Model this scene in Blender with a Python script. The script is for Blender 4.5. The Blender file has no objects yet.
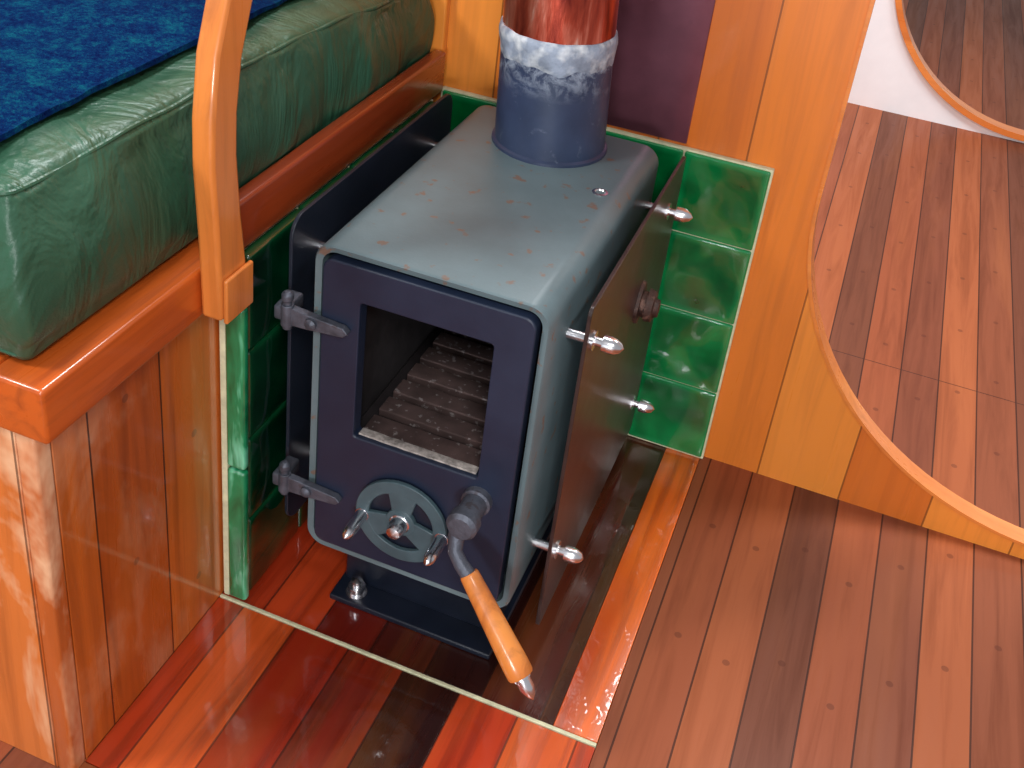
import bpy, math, random
from mathutils import Vector, noise
random.seed(7)
scene=bpy.context.scene
COL=scene.collection
W={}
def lin(c):
    return tuple(((v/255)/12.92 if v/255<=0.04045 else ((v/255+0.055)/1.055)**2.4) for v in c)+(1.0,)
# ---------------------------------------------------------------- geometry helpers
def join(*parts):
    V=[];F=[]
    for v,f in parts:
        o=len(V);V+=list(v);F+=[tuple(i+o for i in q) for q in f]
    return V,F
def axis_list(h,r,n,seg):
    if r<=0: r=1e-5
    a=[-h+r*i/seg for i in range(seg+1)]
    inner=[-h+r+(2*h-2*r)*i/n for i in range(1,n)]
    b=[h-r+r*i/seg for i in range(seg+1)]
    return a+inner+b
def rbox(x0,x1,y0,y1,z0,z1,r=0.003,seg=3,n=(1,1,1),fn=None):
    c=((x0+x1)/2,(y0+y1)/2,(z0+z1)/2);h=((x1-x0)/2,(y1-y0)/2,(z1-z0)/2)
    r=min(r,min(h)*0.98)
    L=[axis_list(h[i],r,n[i],seg) for i in range(3)]
    V=[];F=[];idx={}
    def add(p):
        k=(round(p[0],6),round(p[1],6),round(p[2],6))
        if k in idx: return idx[k]
        q=[max(-(h[i]-r),min(h[i]-r,p[i])) for i in range(3)]
        d=Vector([p[i]-q[i] for i in range(3)])
        d=Vector([math.tan(max(-1,min(1,d[i]/r))*math.pi/4) for i in range(3)])
        if d.length>0: d.normalize()
        v=tuple(c[i]+q[i]+r*d[i] for i in range(3))
        idx[k]=len(V);V.append(v);return idx[k]
    for ax in range(3):
        a,b=(ax+1)%3,(ax+2)%3
        for s in (-1,1):
            for i in range(len(L[a])-1):
                for j in range(len(L[b])-1):
                    q=[]
                    for (u,v) in ((i,j),(i+1,j),(i+1,j+1),(i,j+1)):
                        p=[0,0,0];p[ax]=s*h[ax];p[a]=L[a][u];p[b]=L[b][v];q.append(add(p))
                    if s<0:q.reverse()
                    if len(set(q))==4:F.append(tuple(q))
    if fn: V=[fn(*v) for v in V]
    return V,F
def lathe(p0,p1,prof,n=28):
    p0=Vector(p0);d=(Vector(p1)-p0).normalized()
    u=d.orthogonal().normalized();w=d.cross(u)
    V=[];F=[]
    for t,r in prof:
        for k in range(n):
            a=2*math.pi*k/n
            V.append(tuple(p0+d*t+(u*math.cos(a)+w*math.sin(a))*max(r,1e-5)))
    for i in range(len(prof)-1):
        for k in range(n):
            F.append((i*n+k,i*n+(k+1)%n,(i+1)*n+(k+1)%n,(i+1)*n+k))
    F.append(tuple(reversed(range(n))));F.append(tuple(range((len(prof)-1)*n,len(prof)*n)))
    return V,F
def tube(pts,rad,n=12):
    pts=[Vector(p) for p in pts];V=[];F=[]
    if not isinstance(rad,(list,tuple)): rad=[rad]*len(pts)
    up=None
    for i,p in enumerate(pts):
        d=(pts[min(i+1,len(pts)-1)]-pts[max(i-1,0)]).normalized()
        if up is None: up=d.orthogonal().normalized()
        up=(up-d*up.dot(d)).normalized();w=d.cross(up)
        for k in range(n):
            a=2*math.pi*k/n;V.append(tuple(p+(up*math.cos(a)+w*math.sin(a))*rad[i]))
    for i in range(len(pts)-1):
        for k in range(n):
            F.append((i*n+k,i*n+(k+1)%n,(i+1)*n+(k+1)%n,(i+1)*n+k))
    F.append(tuple(reversed(range(n))));F.append(tuple(range((len(pts)-1)*n,len(pts)*n)))
    return V,F
def rrect(cx,cz,hx,hz,r,n=10):
    P=[]
    for (sx,sz,a0) in ((1,1,0),(-1,1,90),(-1,-1,180),(1,-1,270)):
        for i in range(n+1):
            a=math.radians(a0+90*i/n)
            P.append((cx+sx*(hx-r)+r*math.cos(a),cz+sz*(hz-r)+r*math.sin(a)))
    return P
def ring(outer,inner,y0,y1,map3=lambda u,v,w:(u,w,v)):
    n=len(outer);V=[]
    for y in (y0,y1):
        for L in (outer,inner):
            V+=[map3(u,v,y) for u,v in L]
    F=[]
    for k in range(n):
        j=(k+1)%n
        F.append((k,j,n+j,n+k))
        F.append((2*n+j,2*n+k,3*n+k,3*n+j))
        F.append((j,k,2*n+k,2*n+j))
        F.append((n+k,n+j,3*n+j,3*n+k))
    return V,F
def prism(outline,y0,y1,map3=lambda u,v,w:(u,w,v)):
    n=len(outline);V=[map3(u,v,y0) for u,v in outline]+[map3(u,v,y1) for u,v in outline]
    F=[tuple(range(n)),tuple(reversed(range(n,2*n)))]
    for k in range(n):
        j=(k+1)%n;F.append((j,k,n+k,n+j))
    return V,F
YZ=lambda u,v,w:(w,u,v)
# ---------------------------------------------------------------- object helpers
def mk(name,geo,mat,parent=None,smooth=True,bevel=0,origin=None,label=None,**props):
    V,F=geo
    xs=[v[0] for v in V];ys=[v[1] for v in V];zs=[v[2] for v in V]
    o=Vector(origin) if origin else Vector(((min(xs)+max(xs))/2,(min(ys)+max(ys))/2,min(zs)))
    me=bpy.data.meshes.new(name)
    me.from_pydata([(v[0]-o.x,v[1]-o.y,v[2]-o.z) for v in V],[],F)
    me.validate()
    import bmesh
    bm=bmesh.new();bm.from_mesh(me);bmesh.ops.recalc_face_normals(bm,faces=bm.faces);bm.to_mesh(me);bm.free()
    me.materials.append(mat)
    if smooth:
        me.polygons.foreach_set('use_smooth',[True]*len(me.polygons))
        try: me.set_sharp_from_angle(angle=math.radians(38))
        except Exception: pass
    me.update()
    ob=bpy.data.objects.new(name,me);COL.objects.link(ob)
    W[ob.name]=o
    if parent:
        ob.parent=parent;ob.location=o-W[parent.name]
    else: ob.location=o
    if bevel:
        b=ob.modifiers.new('bevel','BEVEL');b.width=bevel;b.segments=3;b.limit_method='ANGLE';b.angle_limit=math.radians(40)
    if label: ob['label']=label
    for k,v in props.items(): ob[k]=v
    return ob
def empty(name,loc,label,category):
    e=bpy.data.objects.new(name,None);COL.objects.link(e);e.location=loc;W[e.name]=Vector(loc)
    e.empty_display_size=0.05;e['label']=label;e['category']=category
    return e
# ---------------------------------------------------------------- material helpers
class NT:
    def __init__(s,name):
        s.m=bpy.data.materials.new(name);s.m.use_nodes=True;s.t=s.m.node_tree;s.b=s.t.nodes['Principled BSDF']
        s.pos=s.t.nodes.new('ShaderNodeNewGeometry').outputs['Position']
        x=s.t.nodes.new('ShaderNodeSeparateXYZ');s.l(s.pos,x.inputs[0]);s.xyz=x.outputs
    def l(s,a,b): s.t.links.new(a,b)
    def put(s,sock,v):
        if isinstance(v,bpy.types.NodeSocket): s.l(v,sock)
        else: sock.default_value=v
    def math(s,op,a,b=0.0,c=None):
        n=s.t.nodes.new('ShaderNodeMath');n.operation=op;s.put(n.inputs[0],a);s.put(n.inputs[1],b)
        if c is not None:s.put(n.inputs[2],c)
        return n.outputs[0]
    def mix(s,f,a,b,mode='MIX'):
        n=s.t.nodes.new('ShaderNodeMix');n.data_type='RGBA';n.blend_type=mode
        s.put(n.inputs[0],f);s.put(n.inputs[6],a);s.put(n.inputs[7],b);return n.outputs[2]
    def comb(s,x,y,z):
        n=s.t.nodes.new('ShaderNodeCombineXYZ');s.put(n.inputs[0],x);s.put(n.inputs[1],y);s.put(n.inputs[2],z);return n.outputs[0]
    def noise(s,vec,scale,detail=4,rough=.55,dist=0):
        n=s.t.nodes.new('ShaderNodeTexNoise');s.put(n.inputs['Vector'],vec);n.inputs['Scale'].default_value=scale
        n.inputs['Detail'].default_value=detail;n.inputs['Roughness'].default_value=rough;n.inputs['Distortion'].default_value=dist
        return n.outputs[0]
    def white(s,v):
        n=s.t.nodes.new('ShaderNodeTexWhiteNoise');n.noise_dimensions='1D';s.put(n.inputs['W'],v);return n.outputs['Value']
    def ramp(s,f,stops,interp='LINEAR'):
        n=s.t.nodes.new('ShaderNodeValToRGB');n.color_ramp.interpolation=interp;e=n.color_ramp.elements
        while len(e)<len(stops): e.new(0.5)
        for i,(p,c) in enumerate(stops): e[i].position=p;e[i].color=c
        s.l(f,n.inputs[0]);return n.outputs[0]
    def rng(s,v,a,b,c=0.0,d=1.0):
        n=s.t.nodes.new('ShaderNodeMapRange');s.put(n.inputs[0],v)
        for i,k in enumerate((a,b,c,d)): n.inputs[i+1].default_value=k
        return n.outputs[0]
    def bump(s,h,strength,dist=.002):
        n=s.t.nodes.new('ShaderNodeBump');n.inputs['Strength'].default_value=strength;n.inputs['Distance'].default_value=dist
        s.l(h,n.inputs['Height']);s.l(n.outputs[0],s.b.inputs['Normal']);return n
    def set(s,**k):
        for a,v in k.items():
            s.put(s.b.inputs[{'col':'Base Color','rough':'Roughness','metal':'Metallic','coat':'Coat Weight','crough':'Coat Roughness','spec':'Specular IOR Level','sheen':'Sheen Weight'}[a]],v)
def wood(name,cols,grain='z',plank=None,width=.06,offset=0,rough=.35,coat=.4,crough=.12,seam=.35,streak=.5,gscale=1,plugs=False,seams=(),blotch=.25,pale_patches=0,spec=.4,seq=None,seqstart=0,bump=.22,light=(250,160,80),wavy=0,wt=(.52,.66)):
    s=NT(name);ax={'x':0,'y':1,'z':2}
    c=[s.xyz[0],s.xyz[1],s.xyz[2]]
    rnd=0.0;dark=None
    if plank:
        q=s.math('DIVIDE',s.math('ADD',c[ax[plank]],offset),width)
        fl=s.math('FLOOR',q);fr=s.math('FRACT',q);rnd=s.white(fl)
        d=s.math('ABSOLUTE',s.math('SUBTRACT',fr,.5))
        dark=s.math('GREATER_THAN',d,.5-.0011/width)
    for sx in seams:
        k=s.math('LESS_THAN',s.math('ABSOLUTE',s.math('SUBTRACT',c[ax[sx[0]]],sx[1])),.0009)
        dark=k if dark is None else s.math('MAXIMUM',dark,k)
    sc=[55*gscale]*3;sc[ax[grain]]=3.2*gscale
    off=s.math('MULTIPLY',rnd,37.0) if plank else 0.0
    v=s.comb(*[s.math('ADD',s.math('MULTIPLY',c[i],sc[i]),off) for i in range(3)])
    g1=s.noise(v,1.0,5,.6,.6)
    sc2=[14*gscale]*3;sc2[ax[grain]]=1.6*gscale
    v2=s.comb(*[s.math('ADD',s.math('MULTIPLY',c[i],sc2[i]),off) for i in range(3)])
    g2=s.noise(v2,1.0,3,.5,.4)
    n=len(cols)
    if seq:
        m=len(seq);f=s.math('DIVIDE',s.math('ADD',s.math('MODULO',s.math('ADD',fl,float(seqstart+m*20)),float(m)),.5),float(m))
        base=s.ramp(f,[(i/m,lin(cols[k])) for i,k in enumerate(seq)],'CONSTANT')
    elif plank: base=s.ramp(rnd,[(i/n,lin(k)) for i,k in enumerate(cols)],'CONSTANT')
    else: base=s.ramp(s.rng(g2,.3,.7),[(i/max(1,n-1),lin(k)) for i,k in enumerate(cols)])
    dk=s.mix(1.0,base,(.40,.32,.28,1),'MULTIPLY');lt=s.mix(.35,base,lin(light))
    col=s.mix(s.math('MULTIPLY',s.rng(g1,.45,.72),streak),base,dk)
    col=s.mix(s.math('MULTIPLY',s.rng(g2,.5,.8),blotch),col,lt)
    if pale_patches:
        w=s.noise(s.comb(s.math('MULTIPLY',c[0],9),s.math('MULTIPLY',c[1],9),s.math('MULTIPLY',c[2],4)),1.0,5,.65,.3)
        col=s.mix(s.math('MULTIPLY',s.rng(w,*wt),pale_patches),col,lin((246,204,164)))
    if plugs:
        u=s.math('MULTIPLY',s.math('SUBTRACT',fr,.5),width)
        vv=s.math('MULTIPLY',s.math('SUBTRACT',s.math('FRACT',s.math('ADD',s.math('DIVIDE',c[ax[grain]],.19),rnd)),.5),.19)
        dd=s.math('SQRT',s.math('ADD',s.math('MULTIPLY',u,u),s.math('MULTIPLY',vv,vv)))
        col=s.mix(s.math('MULTIPLY',s.math('LESS_THAN',dd,.0042),.45),col,lin((80,36,22)))
    if dark is not None: col=s.mix(s.math('MULTIPLY',dark,seam),col,lin((40,18,12)))
    rr=s.rng(g1,.3,.7,rough*.8,rough*1.25)
    s.set(col=col,rough=rr,coat=coat,crough=crough,spec=spec)
    h=g1 if dark is None else s.math('SUBTRACT',g1,s.math('MULTIPLY',dark,1.5))
    s.bump(h,bump,.0012)
    if wavy:
        n=s.t.nodes.new('ShaderNodeBump');n.inputs['Strength'].default_value=wavy;n.inputs['Distance'].default_value=.006
        s.l(s.noise(s.pos,26,3,.6,.8),n.inputs['Height']);s.l(n.outputs[0],s.b.inputs['Coat Normal'])
    return s.m
def paint(name,col,rough=.45,metal=0,var=.25,vscale=18,spec=None,coat=0,bump=.1,bscale=350,speck=None,speckcol=(120,80,60),spt=(.66,.7),spscale=60):
    s=NT(name);a=lin(col);n1=s.noise(s.pos,vscale,5,.6)
    d=tuple(v*(1-var) for v in a[:3])+(1,);b=tuple(min(1,v*(1+var)) for v in a[:3])+(1,)
    c=s.ramp(s.rng(n1,.3,.7),[(0,d),(1,b)])
    n2=s.noise(s.pos,bscale,2,.5)
    if speck:
        n3=s.noise(s.pos,spscale,3,.5);c=s.mix(s.math('MULTIPLY',s.rng(n3,*spt),speck),c,lin(speckcol))
    s.set(col=c,rough=s.rng(n1,.3,.7,rough*.85,rough*1.15),metal=metal,coat=coat)
    if spec is not None: s.set(spec=spec)
    s.bump(n2,bump,.001);return s.m
# ---------------------------------------------------------------- materials
M_floor=wood('floor_planks',[(160,86,50),(112,62,42),(146,76,46),(124,66,44),(134,72,46)],'y','x',.0575,-.0475,rough=.5,coat=.12,crough=.22,seam=.8,plugs=True,seams=[('y',.8515)],blotch=.4,streak=.5,spec=.15,seq=[0,1,2,3,0,4,1,2,3,0,1,4,2],seqstart=-8,light=(218,132,74))
M_hearth=wood('varnished_hearth_planks',[(170,48,22),(104,26,16),(188,64,28),(46,18,14),(74,24,16)],'y','x',.0642,.012,rough=.25,coat=1,crough=.03,seam=.7,blotch=.3,streak=.8,seq=[0,2,1,4,3,4,3],wavy=.08)
M_hatch=wood('varnished_floor_planks',[(184,56,24),(146,40,18),(204,84,34),(50,18,12),(122,34,16)],'y','x',.0642,.033,rough=.25,coat=1,crough=.04,seam=.7,blotch=.4,streak=1,seq=[0,2,1,4,3,0,2],seqstart=0,wavy=.05)
M_border=wood('varnished_border_board',[(214,70,16),(242,112,28),(172,44,12)],'y',rough=.25,coat=1,crough=.04,blotch=.5,streak=.9,wavy=.35)
M_wall=wood('varnished_bulkhead_boards',[(220,122,44),(232,140,56),(210,110,38)],'z','x',.108,.027,rough=.33,coat=.5,crough=.12,seam=.6,streak=.3,blotch=.35,bump=.1)
M_panel=wood('varnished_bench_planks',[(200,100,34),(180,84,26),(216,120,44)],'z','y',.095,.181,rough=.3,coat=.8,crough=.08,seam=.85,streak=.65,pale_patches=.22,blotch=.5,bump=.08,plugs=True)
M_front=wood('pale_patched_bench_front',[(212,116,52),(196,98,40)],'z','x',.07,.02,rough=.35,coat=.5,crough=.2,seam=.7,streak=.5,pale_patches=.85,wt=(.46,.62))  # large pale patches mixed over the plank colour
M_post=wood('pale_patched_corner_post_wood',[(206,110,48),(180,84,32)],'z',rough=.35,coat=.6,crough=.15,streak=.5,pale_patches=.7,wt=(.49,.63))
M_trimx=wood('varnished_trim_crosswise',[(206,98,34),(180,76,24)],'x',rough=.32,coat=.5,streak=.75,blotch=.5)
M_trimy=wood('varnished_trim_lengthwise',[(208,98,34),(180,76,24)],'y',rough=.32,coat=.5,streak=.75,blotch=.5)
M_rail=wood('dark_varnished_rail',[(156,64,28),(128,48,22)],'y',rough=.3,coat=.6,streak=.6)
M_arch=wood('light_bent_wood',[(226,138,66),(206,112,46)],'z',rough=.32,coat=.5,streak=.55)
M_rim=wood('orange_rim_wood',[(232,142,68),(214,116,48)],'x',rough=.3,coat=.6,streak=.3)
M_grip=wood('handle_wood',[(226,142,68),(194,104,42)],'z',rough=.4,coat=.3,streak=.7)
M_white=paint('white_paint',(244,247,252),.5,var=.03)
M_cream=paint('cream_grout',(206,204,170),.7,var=.2,vscale=60)
M_slate=paint('slate_stove_paint',(94,112,118),.42,var=.18,vscale=9,speck=.8,speckcol=(116,86,68),spt=(.64,.70),spscale=68)
M_navy=paint('dark_navy_stove_paint',(27,37,58),.42,var=.15,vscale=14)
M_wheel=paint('slate_wheel_paint',(70,92,100),.45,var=.2,vscale=30)
M_shieldL=paint('dark_steel_shield',(28,35,48),.4,var=.2,vscale=12)
M_shieldR=paint('bronze_brown_steel_shield',(62,48,46),.32,metal=.25,var=.35,vscale=9,speck=.5,speckcol=(42,34,34),spscale=20)
M_base=paint('dark_base_steel',(18,25,40),.4,var=.25)
M_soot=paint('sooty_firebox_lining',(32,25,28),.85,var=.5,vscale=25)
M_brick=paint('ash_covered_firebrick',(80,62,60),.8,var=.4,vscale=40,bump=.2,speck=.6,speckcol=(166,158,158),spt=(.6,.7),spscale=140)
M_ash=paint('pale_ash_seal',(160,152,148),.9,var=.6,vscale=120,bump=.5)
M_seal=paint('silvery_flue_sealant',(136,146,164),.5,metal=.1,var=.5,vscale=40,bump=.7,bscale=110,speck=.8,speckcol=(224,228,234),spt=(.47,.74),spscale=70)
def flue_mat():
    s=NT('dark_blue_flue_collar')
    n1=s.noise(s.pos,14,4,.6)
    c=s.ramp(s.rng(n1,.3,.7),[(0,lin((32,42,66))),(1,lin((50,62,90)))])
    n2=s.noise(s.comb(s.math('MULTIPLY',s.xyz[0],30),s.math('MULTIPLY',s.xyz[1],30),s.math('MULTIPLY',s.xyz[2],30)),1.6,5,.7,.5)
    m=s.math('MULTIPLY',s.rng(n2,.45,.62),s.rng(s.xyz[2],.530,.568))
    m2=s.math('MULTIPLY',s.rng(n2,.6,.72),.25)
    c=s.mix(s.math('MAXIMUM',m,m2),c,lin((150,160,178)))
    s.set(col=c,rough=.42);s.bump(s.math('ADD',m,n1),.3,.002);return s.m
M_flue=flue_mat()
def copper_mat():
    s=NT('polished_copper')
    n=s.noise(s.comb(s.math('MULTIPLY',s.xyz[0],32),s.math('MULTIPLY',s.xyz[1],32),s.math('MULTIPLY',s.xyz[2],5)),1.3,4,.6,.4)
    c=s.ramp(s.rng(n,.32,.7),[(0,lin((110,34,30))),(.45,lin((186,78,58))),(.75,lin((226,128,106))),(1,lin((255,216,202)))])  # pale streaks painted into the copper in place of reflected highlights
    s.set(col=c,rough=.28,metal=.8);s.bump(n,.3,.005);return s.m
M_copper=copper_mat()
M_plum=paint('plum_copper_sheet',(126,76,90),.22,metal=.6,var=.35,vscale=8,bump=.05,speck=.5,speckcol=(70,38,52),spscale=14)
M_chrome=paint('bright_steel',(222,222,228),.24,metal=1,var=.08)
M_iron=paint('rough_hinge_iron',(88,92,104),.5,metal=.5,var=.4,vscale=60,bump=.5,speck=.5,speckcol=(70,52,46))
M_rust=paint('rusty_iron',(66,44,38),.6,metal=.3,var=.6,vscale=80,bump=.8,speck=.6,speckcol=(130,96,84),spt=(.55,.65),spscale=120)
TP=.1055;TZ=.1085
def tile_mat(name,axis,off,pitch,cols,edgecol,es):
    s=NT(name)
    n=s.noise(s.pos,12,3,.5,.4)
    def edge(c,o,p):
        f=s.math('FRACT',s.math('DIVIDE',s.math('SUBTRACT',c,o),p));return s.math('SUBTRACT',.5,s.math('ABSOLUTE',s.math('SUBTRACT',f,.5)))
    e=s.math('MINIMUM',edge(s.xyz[axis],off,pitch),edge(s.xyz[2],.004,TZ))
    c=s.ramp(s.rng(n,.3,.72),[(0,lin(cols[0])),(.5,lin(cols[1])),(1,lin(cols[2]))])
    c=s.mix(s.rng(e,.010,.10,es,0),c,lin(edgecol))
    s.set(col=c,rough=.07,coat=1,crough=.02)
    n2=s.noise(s.pos,13,1,.4,.2);s.bump(n2,1.0,.015);return s.m
M_tile=tile_mat('emerald_glazed_tile',0,.016,TP,((0,68,32),(0,100,48),(6,136,70)),(24,150,86),.6)
M_tiles=tile_mat('shaded_emerald_glazed_tile',1,.012,.1085,((0,26,14),(0,40,22),(2,64,36)),(10,76,42),.6)  # same green glaze, colour darkened for the dark shield it mirrors
def edge_tile_mat():
    s=NT('pale_green_edge_glaze')
    n=s.noise(s.comb(s.math('MULTIPLY',s.xyz[0],30),s.xyz[1],s.math('MULTIPLY',s.xyz[2],8)),1.6,3,.6,.4)
    c=s.ramp(s.rng(n,.35,.68),[(0,lin((4,96,56))),(.6,lin((26,136,88))),(1,lin((110,204,164)))])
    s.set(col=c,rough=.1,coat=1,crough=.04);s.bump(n,.5,.006);return s.m
M_tileedge=edge_tile_mat()
def vinyl():
    s=NT('green_vinyl')
    v=s.comb(s.math('MULTIPLY',s.xyz[0],7),s.math('MULTIPLY',s.xyz[1],11),s.math('MULTIPLY',s.xyz[2],5))
    n=s.noise(v,1.2,4,.55,.8);n2=s.noise(s.pos,420,2,.5);n3=s.noise(s.pos,6,3,.5)
    c=s.ramp(s.rng(n3,.3,.7),[(0,lin((34,72,52))),(1,lin((48,90,68)))])
    s.set(col=c,rough=.42,coat=0,spec=.5)
    h=s.math('ADD',n,s.math('MULTIPLY',n2,.02));s.bump(h,.8,.018);return s.m
M_vinyl=vinyl()
def felt():
    s=NT('blue_teal_felt')
    n=s.noise(s.comb(s.xyz[0],s.xyz[1],0.0),30,4,.7,.2);n2=s.noise(s.pos,900,3,.85);n3=s.noise(s.pos,220,4,.7)
    f=s.math('ADD',s.math('ADD',s.math('MULTIPLY',n,.35),s.math('MULTIPLY',n2,.35)),s.math('MULTIPLY',n3,.30))
    c=s.ramp(f,[(.40,lin((4,14,64))),(.5,lin((6,42,90))),(.60,lin((14,92,112)))])
    s.set(col=c,rough=1.0,spec=.03);s.bump(n2,.8,.003);return s.m
M_felt=felt()
# ================================================================ SETTING
XR,YB=.436,.493
floor=join(rbox(XR,1.7,-1.3,YB+.02,-.03,0,.0003,1),rbox(-.75,1.7,YB+.02,3.4,-.03,0,.0003,1),rbox(-.75,0,-1.3,-.22,-.03,0,.0003,1),rbox(0,XR,-1.3,-.225,-.03,0,.0003,1),rbox(-.75,1.7,-1.3,3.4,-.06,-.031,.0003,1))
mk('floor',floor,M_floor,smooth=False,kind='structure',label='matte red-brown wooden plank floor with dowel plugs')
mk('wall_back',ring(rrect(.475,.65,1.225,.65,.0006,24),rrect(.89,.592,.395,.572,.3945,24),YB,YB+.02),M_wall,smooth=False,kind='structure',label='orange varnished wooden bulkhead with a large rounded opening')
mk('trim_1',ring(rrect(.89,.592,.3955,.5725,.3945,24),rrect(.89,.592,.391,.568,.3895,24),YB-.003,YB+.026),M_rim,kind='structure',label='varnished rim lining the rounded bulkhead opening')
mk('wall_far',ring(rrect(.475,.65,1.225,.65,.0006,24),rrect(.9,.592,.40,.582,.395,24),1.98,2.0),M_white,smooth=False,kind='structure',label='white painted bulkhead with a round-bottomed opening')
mk('trim_2',ring(rrect(.9,.592,.402,.584,.396,24),rrect(.9,.592,.388,.570,.383,24),1.968,2.006),M_rim,kind='structure',label='orange wooden rim around the opening in the white bulkhead')
mk('trim_3',rbox(-.03,.014,YB-.014,YB-.0005,.47,1.25,.003),M_wall,kind='structure',label='varnished wooden corner post against the bulkhead')
# ================================================================ HEARTH
e=empty('hearth',(.218,.246,-.02),'glossy varnished red-brown plank hearth edged by a pale strip','hearth')
mk('planks',rbox(0.0002,.388,.003,YB-.0005,-.02,0,.0004,1),M_hearth,e,smooth=False)
mk('border_board',rbox(.3885,XR-.0005,.003,YB-.0005,-.02,.0006,.0008,2),M_border,e,label='orange varnished border board')
mk('edging_strip',rbox(0.0002,XR-.0005,-.0020,.0020,-.02,.0014,.0006,2),M_cream,e,label='thin pale cream edging strip')
mk('floor_hatch',rbox(.0002,XR-.0005,-.224,-.003,-.02,.0003,.0005,1),M_hatch,smooth=False,label='glossy varnished plank floor section in front of the hearth',category='floor panel')
# ================================================================ TILES
DEP=.0016
def bowl(a,b): return -DEP*max(0,(1-(a/.0525)**2))*max(0,(1-(b/.054)**2))
def dish(a,b): return .0026*math.cos(min(1,abs(a)/.050)*math.pi/2)*math.cos(min(1,abs(b)/.052)*math.pi/2)
def tile_grid_back():
    parts=[]
    for i in range(4):
        for j in range(4):
            x0=.016+i*TP;z0=.004+j*TZ
            parts.append(rbox(x0+.0010,x0+TP-.0010,YB-.0125,YB-.0035,z0+.0010,z0+TZ-.0010,.0026,4,(14,1,14),
               fn=lambda x,y,z,cx=x0+TP/2,cz=z0+TZ/2:(x,y+(dish(x-cx,z-cz) if y<YB-.0105 else 0),z)))
    return join(*parts)
e=empty('tile_splashback',(.235,YB-.008,0),'glossy emerald green square tiles on the bulkhead behind the stove','tiles')
mk('tiles',tile_grid_back(),M_tile,e)
mk('grout',rbox(.014,.4395,YB-.0088,YB-.0005,.001,.4392,.001,1),M_cream,e,smooth=False,label='pale cream grout and backing')
def tile_grid_side():
    parts=[]
    for i in range(4):
        for j in range(4):
            y0=.012+i*.1085;z0=.004+j*.1085
            parts.append(rbox(.016,.029,y0+.0012,y0+.1073,z0+.0012,z0+.1073,.0035,4,(1,10,10),
               fn=lambda x,y,z,cy=y0+.054,cz=z0+.054:(x-(bowl(y-cy,z-cz) if x>.026 else 0),y,z)))
    return join(*parts)
e=empty('tile_splashback',(.016,.23,0),'glossy green square tiles along the bench side, darkened in colour for shade','tiles')
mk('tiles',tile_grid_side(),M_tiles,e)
mk('edge_tiles',join(rbox(.009,.031,.0005,.011,.003,.186,.004,3),rbox(.009,.031,.0005,.011,.189,.386,.004,3)),M_tileedge,e,label='pale green glazed edge tiles')
mk('grout',join(rbox(.0008,.0165,.011,.455,.001,.434,.001,1),rbox(.0022,.009,.003,.011,.001,.386,.001,1)),M_cream,e,smooth=False,label='pale cream grout and backing')
mk('metal_wall_sheet',rbox(.150,.332,YB-.004,YB-.0005,.443,1.2,.0012,2),M_plum,label='plum coloured shiny metal sheet on the wall behind the flue',category='metal sheet')
# ================================================================ BENCH
e=empty('bench',(-.35,.12,0),'varnished orange wooden bench locker with vertical plank sides','bench')
mk('side_panel',rbox(-.018,0,-.222,YB-.001,0,.402,.0008,1),M_panel,e,smooth=False)
mk('front_panel',rbox(-.7,-.018,-.24,-.222,0,.402,.0008,1),M_front,e,smooth=False,label='front panel of vertical planks with pale patches')
mk('corner_post',rbox(-.0178,.0008,-.2405,-.2225,0,.402,.003,2),M_post,e)
mk('side_cap_rail',rbox(-.030,.020,-.247,-.003,.404,.455,.0038,3),M_trimy,e,label='rounded varnished cap rail')
mk('front_cap_rail',rbox(-.7,-.0305,-.247,-.200,.404,.455,.0038,3),M_trimx,e,label='rounded varnished cap rail')
mk('upper_rail',rbox(.002,.020,-.002,YB-.015,.438,.491,.004,3),M_rail,e,label='dark red varnished upper rail')
mk('seat_board',rbox(-.7,-.0005,-.199,YB-.001,.4025,.437,.002,1),M_trimx,e)
# grab rail
e=empty('grab_rail',(.032,-.024,.395),'bent light wooden grab rail rising from the bench cap','grab rail')
cl=[(-.030,.408),(-.032,.450),(-.037,.50),(-.042,.56),(-.041,.60),(-.033,.65),(-.014,.70),(.012,.755),(.050,.82),(.11,.88),(.2,.94),(.33,.98),(.478,.99)]
hw=[.022,.0215,.0192,.0185,.0185,.019,.019,.019,.02,.02,.02,.02,.02]
L=[];Rr=[]
for i,(y,z) in enumerate(cl):
    a=Vector(cl[max(i-1,0)]);b=Vector(cl[min(i+1,len(cl)-1)]);d=(b-a).normalized();nrm=Vector((-d.y,d.x))
    L.append((y+nrm.x*hw[i],z+nrm.y*hw[i]));Rr.append((y-nrm.x*hw[i],z-nrm.y*hw[i]))
out=L+Rr[::-1]
mk('bent_bar',prism(out,.0208,.042,YZ),M_arch,e,smooth=True,bevel=.004)
mk('foot_block',rbox(.0422,.0468,-.050,-.007,.405,.450,.002,3),M_arch,e)
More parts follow.
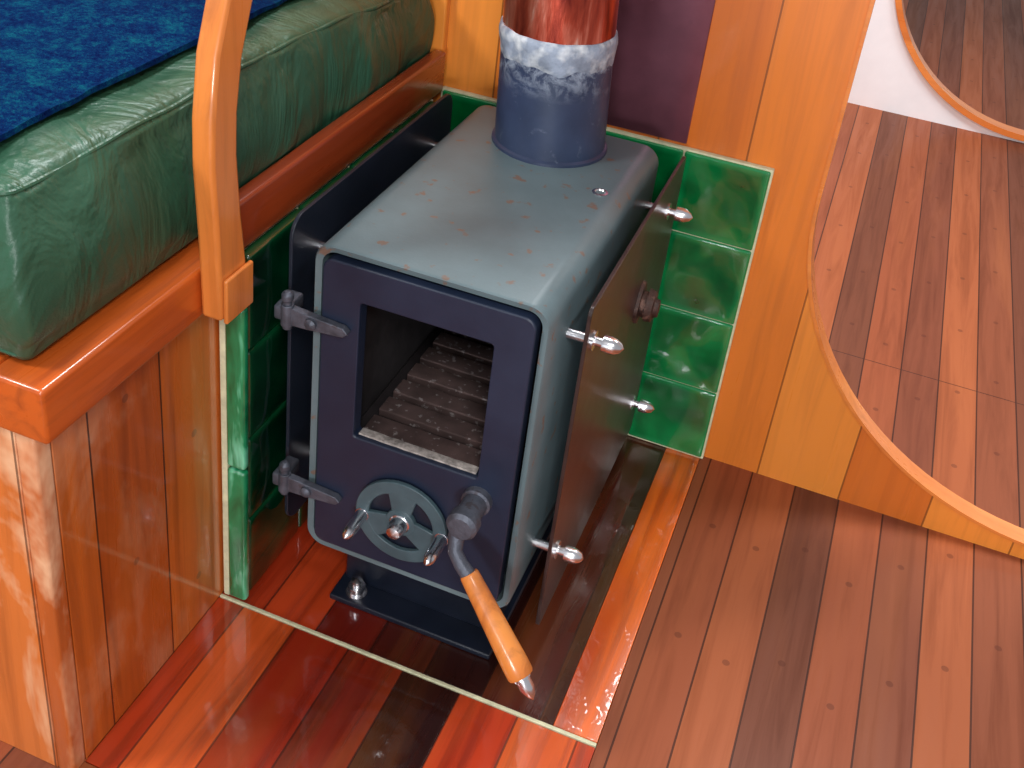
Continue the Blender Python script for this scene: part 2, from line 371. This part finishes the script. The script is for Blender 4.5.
# ================================================================ CUSHION + BLANKET
CX0,CX1,CY0,CY1=-.62,-.003,-.232,.474
def ztop(x,y):
    d=min(CX1-x,x-CX0,y-CY0,CY1-y)
    return .015*(1-math.exp(-max(d,0)/.045))
def sag(y): return .030*max(0,(y-.10)/.38)**1.3 if y>.10 else 0
def cfn(x,y,z):
    t=(z-.4565)/(.600-.4565)
    w=noise.noise(Vector((x*9,y*10,z*5)))*.011+noise.noise(Vector((x*18,y*26+z*12,z*9)))*.0035
    w+=.0022*math.sin(y*75+4*noise.noise(Vector((0,y*8,z*9))))*(abs(t-.5)*2)**1.5
    bul=.010*math.sin(math.pi*max(0,min(1,t)))
    if x>CX1-.03:
        x+=bul*(1 if t<.97 else .3)-.004+ (w if .12<t<.9 else 0)
        if z<.495 and y>-.01: x=min(x,.0008)
    if y<CY0+.03: y-=bul-.003+(w if .12<t<.9 else 0)
    if t>.5:
        z+=(ztop(x,y)-sag(y))*min(1,(t-.5)*2)
        if t>.95: z+=w*.45
    return (x,y,z)
e=empty('cushion',(-.31,.12,.4565),'thick dark green vinyl bench cushion with piped seams','cushion')
mk('cushion_body',rbox(CX0,CX1,CY0,CY1,.4565,.600,.009,4,(30,80,16),cfn),M_vinyl,e)
def loop(off):
    pts=[];n=60
    for i in range(n+1):
        y=CY1-.03+(CY0+.012-(CY1-.03))*i/n;pts.append((CX1-off,y))
    for k in range(1,7):
        a=math.pi/2*k/7;pts.append((CX1-off-.010*(1-math.cos(a)),CY0+.012-(.012-off)*math.sin(a)))
    for i in range(n+1):
        pts.append((CX1-.010-off-(.55)*i/n,CY0+off))
    return pts
tp=[(x-.003+noise.noise(Vector((y*20,x*20,4)))*.0015,y,.5955-sag(y)+.003+noise.noise(Vector((y*14,x*14,0)))*.003) for x,y in loop(.003)]
bp=[(x-.004,y,.465) for x,y in loop(.002)]
mk('piping',join(tube(tp,.0022,8),tube(bp,.0020,8)),M_vinyl,e)
def blanket():
    nx,ny=60,80;V=[];F=[]
    for lay in (0,1):
        for i in range(nx+1):
            for j in range(ny+1):
                y=-.229+(.470+.229)*j/ny
                xe=-.045-.010*noise.noise(Vector((y*6,2,0)))-.0015*noise.noise(Vector((y*40,7,0)))-.03*max(0,y-.1)
                x=-.6+(xe+.6)*i/nx
                z=.600+ztop(x,y)-sag(y)+.0070
                z+=(.005+.001*noise.noise(Vector((x*25,y*25,5)))+noise.noise(Vector((x*9,y*7,.6*12)))*.002 if lay else 0)
                V.append((x,y,z))
    n=(nx+1)*(ny+1);idx=lambda l,i,j:l*n+i*(ny+1)+j
    for i in range(nx):
        for j in range(ny):
            F.append((idx(1,i,j),idx(1,i+1,j),idx(1,i+1,j+1),idx(1,i,j+1)))
            F.append((idx(0,i,j+1),idx(0,i+1,j+1),idx(0,i+1,j),idx(0,i,j)))
    for i in range(nx):
        F.append((idx(0,i,0),idx(0,i+1,0),idx(1,i+1,0),idx(1,i,0)));F.append((idx(1,i,ny),idx(1,i+1,ny),idx(0,i+1,ny),idx(0,i,ny)))
    for j in range(ny):
        F.append((idx(0,nx,j),idx(0,nx,j+1),idx(1,nx,j+1),idx(1,nx,j)));F.append((idx(1,0,j),idx(1,0,j+1),idx(0,0,j+1),idx(0,0,j)))
    return V,F
mk('blanket',blanket(),M_felt,label='fuzzy blue and teal felt blanket spread over the cushion',category='blanket')
# ================================================================ STOVE
S0,S1,SY,SY1,Z0,Z1=.0818,.315,.0387,.427,.086,.459
cx,cz,hx,hz=(S0+S1)/2,(Z0+Z1)/2,(S1-S0)/2,(Z1-Z0)/2
st=empty('wood_stove',(cx,.23,0),'small slate-grey steel wood stove with dark door and side heat shields','stove')
o1=rrect(cx,cz,hx-.002,hz-.002,.020,12);o2=rrect(cx,cz,hx,hz,.022,12);i1=rrect(cx,cz,hx-.008,hz-.008,.015,12)
def loft(loops):
    V=[];F=[];n=len(loops[0][0])
    for L_,y in loops: V+=[(u,y,v) for u,v in L_]
    for a in range(len(loops)-1):
        for k in range(n):
            j=(k+1)%n;F.append((a*n+k,a*n+j,(a+1)*n+j,(a+1)*n+k))
    return V,F
bV,bF=loft([(i1,.30),(i1,SY+.006),(i1,SY+.002),(o1,SY),(o2,SY+.003),(o2,SY1-.004),(o1,SY1)])
n=len(o1);bF.append(tuple(range(6*n,7*n)))
mk('body',(bV,bF),M_slate,st)
fx0,fx1,fy0,fy1,fz0,fz1=.120,.292,.052,.400,.238,.440
def openbox(x0,x1,y0,y1,z0,z1,t=.004):
    return join(rbox(x0-t,x0,y0,y1,z0,z1,.0005,1),rbox(x1,x1+t,y0,y1,z0,z1,.0005,1),rbox(x0,x1,y0,y1,z0-t,z0,.0005,1),rbox(x0,x1,y0,y1,z1,z1+t,.0005,1),rbox(x0-t,x1+t,y1,y1+t,z0-t,z1+t,.0005,1))
mk('firebox_lining',openbox(fx0,fx1,fy0,fy1,fz0,fz1),M_soot,st,smooth=False,label='sooty black firebox lining')
gr=[]
for i in range(10):
    y=.056+i*.0338
    gr.append(rbox(fx0+.014,fx1-.001,y,y+.0245,fz0+.0005,fz0+.010,.0015,2,(6,1,1),fn=lambda x,y,z:(x,y+noise.noise(Vector((x*40,y*40,0)))*.0004,z+noise.noise(Vector((x*40,y*40,3)))*.0004)))
mk('grate',join(*gr),M_brick,st,label='ribbed grate dusted with pale ash')
door=mk('door',ring(rrect(cx,cz,hx-.012,hz-.012,.011,12),rrect(.200,.3305,.0665,.0785,.004,12),SY-.0045,SY+.012),M_navy,st,bevel=.0018,label='dark navy door with a square window opening')
mk('window_seal',rbox(.137,.263,SY+.000,SY+.010,.2522,.2545,.0008,2,(20,1,1),fn=lambda x,y,z:(x,y,z+noise.noise(Vector((x*200,y*200,0)))*.0008)),M_ash,door,label='pale ash-dusted window seal')
wc=(.194,.170)
def circ(r,nn=48,c=wc): return [(c[0]+r*math.cos(2*math.pi*k/nn),c[1]+r*math.sin(2*math.pi*k/nn)) for k in range(nn)]
wheel=ring(circ(.050),circ(.0355),SY-.012,SY-.007)
hub=prism(circ(.0160),SY-.0125,SY-.0065)
sp=[]
for a in (90,205,335):
    a=math.radians(a);w0,w1=.0100,.0165;dx,dz=math.cos(a),math.sin(a)
    q=[(wc[0]+dx*.010-dz*w0,wc[1]+dz*.010+dx*w0),(wc[0]+dx*.010+dz*w0,wc[1]+dz*.010-dx*w0),(wc[0]+dx*.038+dz*w1,wc[1]+dz*.038-dx*w1),(wc[0]+dx*.038-dz*w1,wc[1]+dz*.038+dx*w1)]
    sp.append(prism(q,SY-.0119,SY-.0072))
mk('vent_wheel',join(wheel,hub,*sp),M_wheel,door,bevel=.001,label='round slate air-vent disc with cut-out openings')
mk('vent_plate',prism(circ(.040),SY-.0060,SY-.0046),M_base,door)
for (x,z) in ((.152,.164),(.240,.169)):
    mk('bolt',lathe((x,SY-.011,z),(x,SY-.1,z),[(0,.0075),(.002,.0075),(.0021,.0068),(.026,.0068),(.032,.006),(.037,.0038),(.040,.0003)],20),M_chrome,door,label='slim bright steel pin')
mk('bolt',lathe((wc[0],SY-.011,wc[1]),(wc[0],SY-.1,wc[1]),[(0,.011),(.003,.011),(.004,.0095),(.012,.0095),(.018,.007),(.021,.0003)],20),M_chrome,door,label='bright steel centre nut')
hd=mk('door_handle',join(lathe((.270,SY-.004,.229),(.270,-.2,.229),[(0,.015),(.008,.015),(.009,.0125),(.030,.0125),(.031,.0155),(.043,.0155),(.047,.012),(.0475,.0003)],24),
    tube([(.268,.004,.226),(.265,-.004,.212),(.268,-.012,.200),(.277,-.017,.192),(.291,-.022,.183)],[.010,.0085,.0072,.0072,.008],14)),M_iron,st,label='forged iron latch with an angled arm')
A=Vector((.2865,-.020,.1875));B=Vector((.366,-.051,.108))
mk('grip',lathe(A,B,[(0,.0086),(.002,.0094),(.02,.0102),(.045,.0112),(.075,.0124),(.094,.0130),(.104,.0129),(.106,.0120)],32),M_grip,hd,label='turned orange wooden grip')
d=(B-A).normalized()
mk('tip_nut',lathe(A+d*.1055,B+d,[(0,.0092),(.003,.0092),(.004,.0072),(.013,.0070),(.020,.0042),(.025,.0003)],20),M_chrome,hd,label='bright steel dome nut on the grip end')
for z in (.376,.168):
    y=SY-.010
    arm=[(.060,z-.010),(.082,z-.009),(.121,z-.005),(.126,z),(.121,z+.005),(.082,z+.008),(.060,z+.010)]
    h=mk('hinge',join(prism(arm,y-.003,y+.005),lathe((.061,y,z-.012),(.061,y,1),[(0,.0065),(.024,.0065)],16),lathe((.061,y,z-.016),(.061,y,1),[(0,.0045),(.032,.0045),(.033,.006),(.039,.006),(.042,.003)],14),
        rbox(.047,.062,y-.003,y+.030,z-.008,z+.008,.003,2)),M_iron,st,bevel=.0012,label='rough iron strap hinge')
    mk('bolt',lathe((.088,y-.003,z),(.088,-1,z),[(0,.006),(.003,.006),(.005,.003),(.0055,.0003)],14),M_iron,h)
mk('top_screw',lathe((.285,.277,Z1-.002),(.285,.277,1),[(0,.0085),(.003,.0085),(.0035,.006),(.002,.005),(.0018,.0003)],20),M_chrome,st,label='bright screw set in the stove top')
def shield(x0,x1,y0,y1,z0,z1,r=.02):
    return prism(rrect((y0+y1)/2,(z0+z1)/2,(y1-y0)/2,(z1-z0)/2,r,8),x0,x1,YZ)
sl=mk('heat_shield',shield(.041,.045,.064,.450,.070,.456,.022),M_shieldL,st,bevel=.0008,label='dark steel heat shield plate beside the bench')
sr=mk('heat_shield',shield(.336,.340,.080,.458,.038,.444,.008),M_shieldR,st,bevel=.0008,label='bronze-brown steel heat shield plate')
for (y,z) in ((.103,.398),(.395,.398),(.103,.132),(.42,.105)):
    mk('bolt',join(lathe((S1-.001,y,z),(1,y,z),[(0,.0052),(.021,.0052)],16),lathe((.340,y,z),(1,y,z),[(0,.010),(.002,.010),(.0021,.0048),(.010,.0048),(.0101,.0085),(.018,.0085),(.022,.0075),(.027,.005),(.030,.0003)],18)),M_chrome,sr,label='bright steel standoff bolt with dome nut')
def lump():
    V,F=lathe((.3395,.320,.316),(1,.320,.316),[(0,.019),(.004,.018),(.0045,.012),(.010,.012),(.0105,.015),(.018,.014),(.019,.009),(.024,.008),(.025,.0003)],28)
    V=[(x,.320+(y-.320)*(1+.25*noise.noise(Vector((y*70,z*70,x*60)))),.316+(z-.316)*1.25*(1+.25*noise.noise(Vector((y*60,z*60,x*60+9))))) for x,y,z in V]
    return V,F
mk('rusty_fixing',lump(),M_rust,sr,label='irregular rusty fixing on the shield')
for (y,z) in ((.12,.40),(.40,.40),(.12,.13),(.40,.13)):
    mk('bolt',lathe((.045,y,z),(1,y,z),[(0,.0052),(.037,.0052)],14),M_chrome,sl)
ped=mk('base',join(rbox(.108,.300,.048,.380,.0005,.008,.002,2),rbox(.112,.294,.078,.370,.0075,.086,.003,2)),M_base,st,label='dark steel base plate and pedestal')
mk('bolt',lathe((.134,.063,.0075),(.134,.063,1),[(0,.012),(.003,.012),(.0031,.0095),(.012,.0095),(.0122,.006),(.020,.006),(.023,.0003)],18),M_chrome,ped,label='bright steel levelling bolt')
# flue
FX,FY=.198,.366
def lean(g,k=.05): return ([(x-k*(z-Z1),y,z) for x,y,z in g[0]],g[1])
mk('flue_collar',lean(lathe((FX,FY,Z1-.003),(FX,FY,1),[(0,.066),(.006,.0655),(.008,.0625),(.10,.0615),(.115,.0615)],48)),M_flue,st,label='dark blue painted flue collar')
def seal():
    V=[];F=[];prof=[(.564,.0610),(.566,.0619),(.570,.0624),(.575,.0630),(.580,.0640),(.585,.0646),(.590,.0644),(.594,.0634),(.596,.0616),(.596,.0600)];nn=120
    for z,r in prof:
        for k in range(nn):
            a=2*math.pi*k/nn;p=Vector((math.cos(a)*3,math.sin(a)*3,z*60))
            rr=r+.0006*noise.noise(p)+.0005*noise.noise(p*3);zz=z
            if z<.572: zz+=(.006*noise.noise(p*.9)+.003*noise.noise(p*2.5))
            if z>.592: zz+=.0015*noise.noise(Vector((p.x,p.y,0)))
            V.append((FX+rr*math.cos(a),FY+rr*math.sin(a),zz))
    for i in range(len(prof)-1):
        for k in range(nn): F.append((i*nn+k,i*nn+(k+1)%nn,(i+1)*nn+(k+1)%nn,(i+1)*nn+k))
    return V,F
mk('flue_sealant',lean(seal()),M_seal,st,label='smeared silvery sealant band')
mk('flue_pipe',lean(lathe((FX,FY,.57),(FX,FY,2),[(0,.0610),(.66,.0610)],64)),M_copper,st,label='polished copper flue pipe')
# ================================================================ LIGHT, WORLD, CAMERA
w=bpy.data.worlds.new('world');scene.world=w;w.use_nodes=True
nt=w.node_tree;bg=nt.nodes['Background'];bg.inputs[0].default_value=(.98,.98,1,1);bg.inputs[1].default_value=.42
def area(name,loc,target,size,power,col=(1,1,1),sy=None):
    l=bpy.data.lights.new(name,'AREA');l.energy=power;l.size=size;l.color=col
    if sy: l.shape='RECTANGLE';l.size_y=sy
    o=bpy.data.objects.new(name,l);COL.objects.link(o);o.location=loc
    o.rotation_euler=(Vector(target)-Vector(loc)).to_track_quat('-Z','Y').to_euler();return o
area('skylight',(.1,.85,2.2),(.2,.2,.1),.45,38,(.94,.98,1))
area('window_light',(-.9,-.9,1.7),(.2,.2,.1),.3,20,(1,.98,.95))
area('companionway_light',(.9,-1.5,1.9),(.4,.4,.1),.4,22,(1,.99,.96))
area('added_glint_light',(.7,-2.2,.55),(.5,.49,.2),.30,19,(.95,.98,1))  # added lamp behind the camera for tile glints, not a known window
area('cabin_light',(.9,1.2,1.9),(.9,1.3,0),.5,18,(.97,.98,1))
cd=bpy.data.cameras.new('camera');cam=bpy.data.objects.new('camera',cd);COL.objects.link(cam)
cam.location=(.51637,-.76293,.99281);cam.rotation_euler=(1.06201,-.10890,.36252)
cd.sensor_fit='HORIZONTAL';cd.sensor_width=36;cd.lens=1138.16*36/1024
cd.shift_x=(512-510.344)/1024;cd.shift_y=(227.055-384)/1024
cd.clip_start=.02
scene.camera=cam
scene.view_settings.view_transform='Standard'
